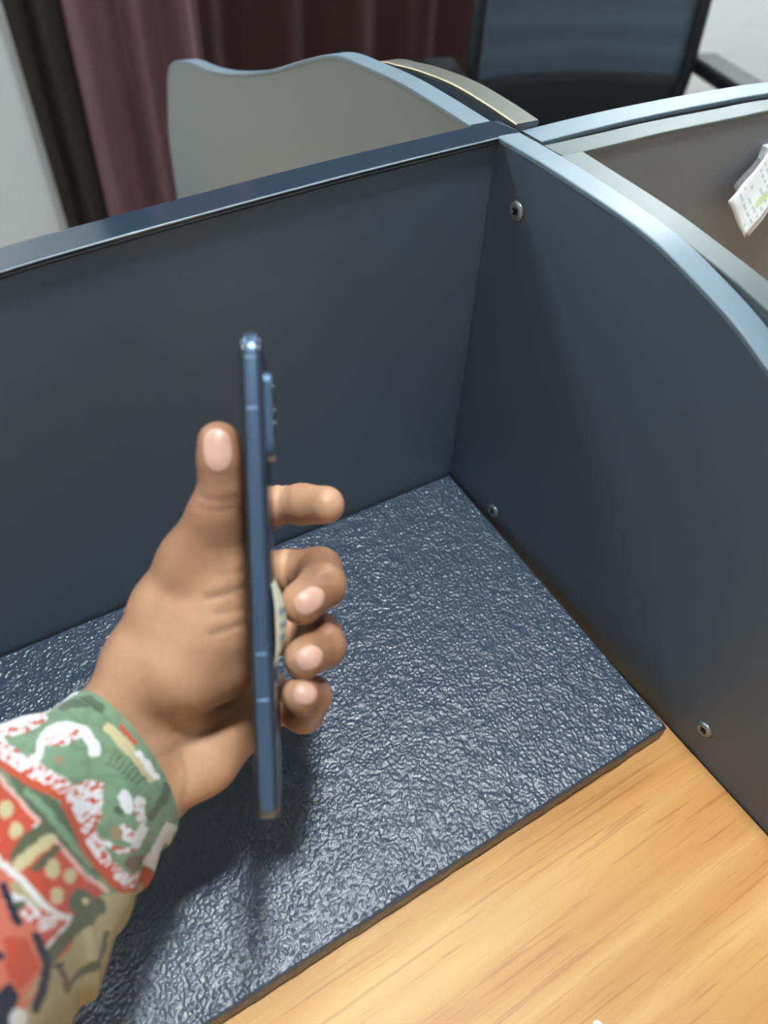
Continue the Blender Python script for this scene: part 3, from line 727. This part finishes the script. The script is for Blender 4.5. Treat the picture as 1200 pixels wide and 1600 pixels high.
def sleeve():
    NU, NV = 520, 440
    R = np.array([[c[0], c[1], w[0], w[1], t, th, bu] for c, w, t, th, bu in RINGS], float)
    sv = np.linspace(0, len(R)-1, NV)
    Rc = np.array([smooth_curve(R, 1)[0]]); 
    dense = np.array(smooth_curve(R, 40)); xs = np.linspace(0, len(R)-1, len(dense))
    Q = np.stack([np.interp(sv, xs, dense[:, i]) for i in range(7)], -1)
    th = np.linspace(0, 2*math.pi, NU, endpoint=False)
    ct, sn = np.cos(th)[None, :], np.sin(th)[None, :]
    ax2 = np.array([0.64, -0.77])
    front = np.clip(sn, 0, None)
    PX = Q[:, 0:1]+ct*Q[:, 2:3]+sn*Q[:, 6:7]*ax2[0]; PY = Q[:, 1:2]+ct*Q[:, 3:4]+sn*Q[:, 6:7]*ax2[1]
    s2 = np.sign(sn)*np.abs(sn)**0.85
    T = Q[:, 4:5]-s2*Q[:, 5:6]
    cpx = Q[:, 0:1]+ct*Q[:, 2:3]+np.abs(sn)*Q[:, 6:7]*ax2[0]; cpy = Q[:, 1:2]+ct*Q[:, 3:4]+np.abs(sn)*Q[:, 6:7]*ax2[1]
    # keep outline pixels at their own depth: convert with the ring's mean depth, then push in depth
    tm = Q[:, 4:5]/1000
    X = (PX-600)/FPX*tm; Y = -(PY-800)/FPX*tm; Z = T/1000
    # perspective compensation so the front bulge keeps its place
    k = (Z/tm); X = X*k; Y = Y*k
    P = np.stack([X, Y, Z], -1)
    ctr = np.stack([(Q[:, 0]-600)/FPX*tm[:, 0], -(Q[:, 1]-800)/FPX*tm[:, 0], Q[:, 4]/1000], -1)[:, None, :]
    rad = P-ctr; rad /= np.linalg.norm(rad, axis=-1, keepdims=True)
    S = sv[:, None]+0*ct; TH = th[None, :]+0*S
    f = np.clip(S/0.6, 0, 1)
    fold = 0.0016*np.sin(S*5.2+1.6*np.sin(TH*1.0+.6)+0.8*np.sin(TH*3))*f*np.clip(.3-np.cos(TH+.9)*-.8, .1, 1) \
        + 0.0012*np.sin(TH*5+S*1.9)*np.clip(S/1.5, 0, 1) + 0.0022*np.exp(-((S-3.2-.9*np.cos(TH+.5))/.16)**2)*np.clip(np.cos(TH), 0, 1)
    hem = -0.0007*np.exp(-((S-0.42)/.035)**2)+0.0005*np.exp(-((S-0.18)/.22)**2)
    P = P+rad*(fold+hem)[..., None]
    col = print_colour(cpx.ravel(), cpy.ravel())
    W = to_world(P.reshape(-1, 3))
    # inner layer, turned in at the cuff
    inner = P[:60]-rad[:60]*(0.0009+0.0004*np.clip(np.arange(60)/10, 0, 1))[:, None, None]
    Wi = to_world(inner.reshape(-1, 3))
    V = np.concatenate([W, Wi])-PINV
    idx = np.arange(NV*NU).reshape(NV, NU); ii = NV*NU+np.arange(60*NU).reshape(60, NU)
    def quads(A, B): return np.stack([A, np.roll(A, -1), np.roll(B, -1), B], -1)
    F = [quads(idx[i], idx[i+1]) for i in range(NV-1)]+[quads(ii[i+1], ii[i]) for i in range(59)]+[quads(ii[0], idx[0])]
    F = np.concatenate(F)
    colA = np.concatenate([col, np.clip(col[:60*NU]*.8+.05, 0, 1)])
    o = pyobj('sleeve', V, F, M_cloth, person, smooth=True, col=colA)
    o['label'] = 'cotton shirt sleeve printed with green, white and red floral scrolls'
    # stitched hem ridge close to the cuff
    return o
sleeve()

# ------------------------------------------------------------------ paper tag hanging on the right-hand partition
def paper_tag():
    root = empty('paper_tag', (0.205, -0.0345, 0.215)); tag(root, 'crumpled white printed paper tag stuck on the taupe partition at right', 'label')
    M_white = mat('white_label_paper', srgb(248, 252, 255), 0.55, noise=0.03, nscale=120, bump=0.3, bscale=300)
    M_ink = mat('pale_grey_print', srgb(206, 217, 222), 0.6); M_lime = mat('lime_print', srgb(214, 226, 170), 0.6)
    M_film = mat('clear_film', srgb(210, 215, 220), 0.1); b = M_film.node_tree.nodes['Principled BSDF']; b.inputs['Alpha'].default_value = 0.25
    o = np.array([0.205, 0, 0.215])
    # corners in the partition's plane (x, z): left, bottom, right-bottom, top
    A, Bq, D = np.array([0.168, 0.2265]), np.array([0.188, 0.2010]), np.array([0.2045, 0.2490])
    e1, e2 = Bq-A, D-A
    def P(u, v, off=0.0):
        xz = A+e1*u+e2*v
        curl = 0.0030+0.36*max(-.004, 0.25-xz[1])+0.0005*math.sin(7*u+3*v)+.0003*math.sin(12*v-3*u)
        return (xz[0]-o[0], -0.0*1-curl-off, xz[1]-o[2])
    def sheet(name, u0, u1, v0, v1, m, off, th=.0003, nu=14, nv=18, parent=root, r=.06):
        V = []; F = []
        for j in range(nv+1):
            for i in range(nu+1):
                u, v = u0+(u1-u0)*i/nu, v0+(v1-v0)*j/nv
                V.append(P(u, v, off))
        n0 = len(V); V += [(x, y+th, z) for x, y, z in V]
        for j in range(nv):
            for i in range(nu):
                q = j*(nu+1)+i; Q = [q, q+1, q+nu+2, q+nu+1]; F.append(Q); F.append([k+n0 for k in Q[::-1]])
        bd = [i for i in range(nu+1)]+[j*(nu+1)+nu for j in range(1, nv+1)]+[nv*(nu+1)+i for i in range(nu-1, -1, -1)]+[j*(nu+1) for j in range(nv-1, 0, -1)]
        for k in range(len(bd)): q, p = bd[k], bd[(k+1) % len(bd)]; F.append([p, q, q+n0, p+n0])
        return pyobj(name, V, F, m, parent, smooth=(nv > 3))
    card = sheet('card', 0, 1, 0, 1.9, M_white, 0)
    rnd = random.Random(5)
    for k in range(9):
        v = .08+k*.13; u = .10
        while u < .85:
            L = rnd.uniform(.06, .2)
            if rnd.random() < .7: sheet('printed_word', u, min(.9, u+L), v, v+.045, M_ink, .00008, .00002, 2, 1, card)
            u += L+.06
    sheet('printed_mark', .62, .74, .42, .72, M_lime, .0002, .00005, 3, 3, card)
    f = sheet('clear_film', -.12, .95, -.04+.25, 1.2, M_film, -.0010, .0001, 8, 8)
    sheet('torn_strip', .25, .8, 1.15, 3.4, M_white, .002, .0003, 8, 20)
    sheet('tape', .98, 1.12, .10, 1.0, M_white, -.0012, .0002, 6, 8)
    # sticky patch that fixes the card to the board
    obj('adhesive_pad', box(-.004, .008, -.0032, .0009, .030, .038), M_white, root)
paper_tag()

# ------------------------------------------------------------------ curtains
def curtain(name, x0, x1, y, zt, zb, amp, waves, seed, m, label, lean=0.0):
    rnd = random.Random(seed); nx, nz = 260, 30
    ph = [rnd.uniform(0, 6.28) for _ in range(5)]; V = []; F = []
    for j in range(nz+1):
        t = j/nz; z = zt+(zb-zt)*t
        for i in range(nx+1):
            s = i/nx; x = x0+(x1-x0)*s + lean*t*(1-s)*0
            w = s*waves*2*math.pi
            d = amp*(math.sin(w+ph[0]+.25*math.sin(t*4+ph[3]))+.45*math.sin(w*1.9+ph[1]+t*1.2)+.25*math.sin(w*.53+ph[2]))*(.55+.6*t)
            V.append((x+.012*math.sin(w*.7+3*t+ph[4]), y+d, z))
    for j in range(nz):
        for i in range(nx): q = j*(nx+1)+i; F.append([q, q+1, q+nx+2, q+nx+1])
    o = pyobj(name, V, F, m)
    md = o.modifiers.new('thickness', 'SOLIDIFY'); md.thickness = 0.002
    return tag(o, label, 'curtain')
M_mauve = mat('mauve_satin', srgb(106, 74, 80), 0.7, spec=0.3, noise=0.18, nscale=5, sheen=0.08, bump=0.3, bscale=30)
M_dkbrown = mat('dark_brown_drape', srgb(60, 39, 38), 0.85, spec=0.2, noise=0.12, nscale=6, sheen=0.03)
M_blackish = mat('shaded_edge_drape', srgb(48, 41, 36), 0.8, noise=0.1, nscale=6)  # curtain's shadowed edge, its shade put into the cloth colour
curtain('curtain', 0.36, 1.75, 1.84, 1.80, -0.70, 0.022, 6, 3, M_dkbrown, 'long dark maroon-brown curtain behind the partitions')
curtain('curtain', 0.12, 0.44, 1.72, 1.80, -0.70, 0.022, 3, 8, M_mauve, 'mauve satin curtain, lighter, between the two darker ones')
curtain('curtain', 0.0, 0.20, 1.83, 1.80, -0.70, 0.014, 2, 5, M_blackish, 'narrow curtain edge with painted shade next to the white wall at left')
rod = bmesh.new(); add_tube(rod, [(-0.15, 1.80, 1.83), (1.95, 1.80, 1.83)], 0.014, 14)
tag(obj('curtain_rod', rod, M_chrome, smooth=True), 'steel curtain rod above the curtains', 'curtain rod')

# ------------------------------------------------------------------ office chair
def office_chair():
    root = empty('office_chair', (0.93, 0.80, FLOOR), math.radians(-20)); root.scale = (1.0, 1.06, 1.06); tag(root, 'black mesh-back office chair with armrests behind the far partitions', 'chair')
    M_mesh = mat('slate_mesh', srgb(70, 86, 100), 0.55, noise=0.15, nscale=40, bump=0.6, bscale=160)
    M_fab = mat('black_seat_fabric', srgb(26, 30, 34), 0.85, noise=0.15, nscale=60)
    # curved back: x across, leans back (towards +y) with height
    def back(u, v):                # u -1..1, v 0..1
        w = 0.245*(1-.10*(v-.35)**2-.06*v); x = u*w
        y = 0.16+0.055*v+0.035*math.sin(v*3.0)*-.6-0.045*(u*u)
        return x, y, 0.50+0.60*v
    V = []; F = []; nu, nv = 24, 36
    for j in range(nv+1):
        for i in range(nu+1):
            u, v = -0.95+1.9*i/nu, 0.25+.72*j/nv; x, y, z = back(u, v); V.append((x, y+.0010*math.sin(v*75), z))
    for j in range(nv):
        for i in range(nu): q = j*(nu+1)+i; F.append([q, q+1, q+nu+2, q+nu+1])
    o = pyobj('back_mesh', V, F, M_mesh, root); md = o.modifiers.new('t', 'SOLIDIFY'); md.thickness = .006
    bm = bmesh.new(); loop = []
    for k in range(48):
        a = k/48*2*math.pi; c, s = math.cos(a), math.sin(a); n = 4.5
        u = math.copysign(abs(c)**(2/n), c); v = .5+.5*math.copysign(abs(s)**(2/n), s); loop.append(back(u, v))
    add_tube(bm, loop, .014, 10, closed=True); obj('back_frame', bm, M_black, root, smooth=True)
    bm = bmesh.new()
    for v in (.16, .23): add_tube(bm, [(back(u, v)[0], back(u, v)[1]+.014, back(u, v)[2]) for u in np.linspace(-.95, .95, 13)], .012, 8)
    obj('lumbar_support', bm, M_black, root, smooth=True)
    V = []; F = []
    for j in range(9):
        for i in range(nu+1): x, y, z = back(-0.95+1.9*i/nu, 0.01+.25*j/8); V.append((x, y-.004, z))
    for j in range(8):
        for i in range(nu): q = j*(nu+1)+i; F.append([q, q+1, q+nu+2, q+nu+1])
    o = pyobj('lower_back_pad', V, F, M_fab, root); md = o.modifiers.new('t', 'SOLIDIFY'); md.thickness = .02
    bm = bmesh.new(); add_tube(bm, [(0, .23, .62), (0, .26, .48), (0, .20, .40), (0, .02, .385)], [.02, .024, .024, .02], 10); obj('back_stem', bm, M_black, root, smooth=True)
    obj('seat', box(-.24, .24, -.26, .19, .42, .485), M_fab, root, bevel=.024, segs=3)
    obj('seat_pan', box(-.12, .12, -.12, .12, .375, .419), M_black, root, bevel=.008)
    for s in (-1, 1):
        bm = bmesh.new(); add_tube(bm, [(s*.20, .02, .41), (s*.285, .02, .42), (s*.30, .02, .50), (s*.30, .03, .655)], [.013]*4, 10)
        add = obj('armrest_post', bm, M_black, root, smooth=True)
        obj('armrest', box(s*.30-.035, s*.30+.035, -.10, .17, .655, .685), M_black, root, bevel=.012, segs=3)
    bm = bmesh.new(); bmesh.ops.create_cone(bm, cap_ends=True, segments=20, radius1=.028, radius2=.022, depth=.28, matrix=Matrix.Translation((0, 0, .235))); obj('gas_lift', bm, M_chrome, root, smooth=True)
    for k in range(5):
        a = k*2*math.pi/5+.3; c, s = math.cos(a), math.sin(a)
        bm = bmesh.new(); add_tube(bm, [(c*.02, s*.02, .11), (c*.16, s*.16, .095), (c*.29, s*.29, .075)], [.026, .02, .015], 8); leg = obj('base_leg', bm, M_black, root, smooth=True)
        bm = bmesh.new(); bmesh.ops.create_cone(bm, cap_ends=True, segments=18, radius1=.028, radius2=.028, depth=.042, matrix=Matrix.Translation((c*.29, s*.29, .0285)) @ Matrix.Rotation(a, 4, 'Z') @ Matrix.Rotation(math.pi/2, 4, 'X'))
        obj('caster', bm, M_black, leg, smooth=False)
office_chair()

# ------------------------------------------------------------------ ceiling lamp and added fill panels
def ceiling_light(x, y, sx, sy, st, label):
    root = empty('ceiling_light', (x, y, CEIL)); tag(root, label, 'ceiling light', 'square ceiling light panels')
    bm = bmesh.new(); t = .025
    for a in ((-sx/2-t, sx/2+t, -sy/2-t, -sy/2), (-sx/2-t, sx/2+t, sy/2, sy/2+t), (-sx/2-t, -sx/2, -sy/2, sy/2), (sx/2, sx/2+t, -sy/2, sy/2)): add_box(bm, a[0], a[1], a[2], a[3], -.02, 0)
    obj('light_frame', bm, M_ceil, root)
    m = bpy.data.materials.new('lit_diffuser'); m.use_nodes = True; nt = m.node_tree; b = nt.nodes['Principled BSDF']
    b.inputs['Emission Color'].default_value = LAMP_COL+(1,); b.inputs['Emission Strength'].default_value = st
    obj('diffuser', box(-sx/2+.001, sx/2-.001, -sy/2+.001, sy/2-.001, -.012, -.004), m, root)
for L, lab in zip(LAMPS, ('small square ceiling lamp directly above the beech desktop', 'added square ceiling panel for mat glints, above the office chair', 'added square ceiling panel brightening the wall near the left end of the curtains', 'added square ceiling panel brightening the wall at right')):
    ceiling_light(*L, lab)
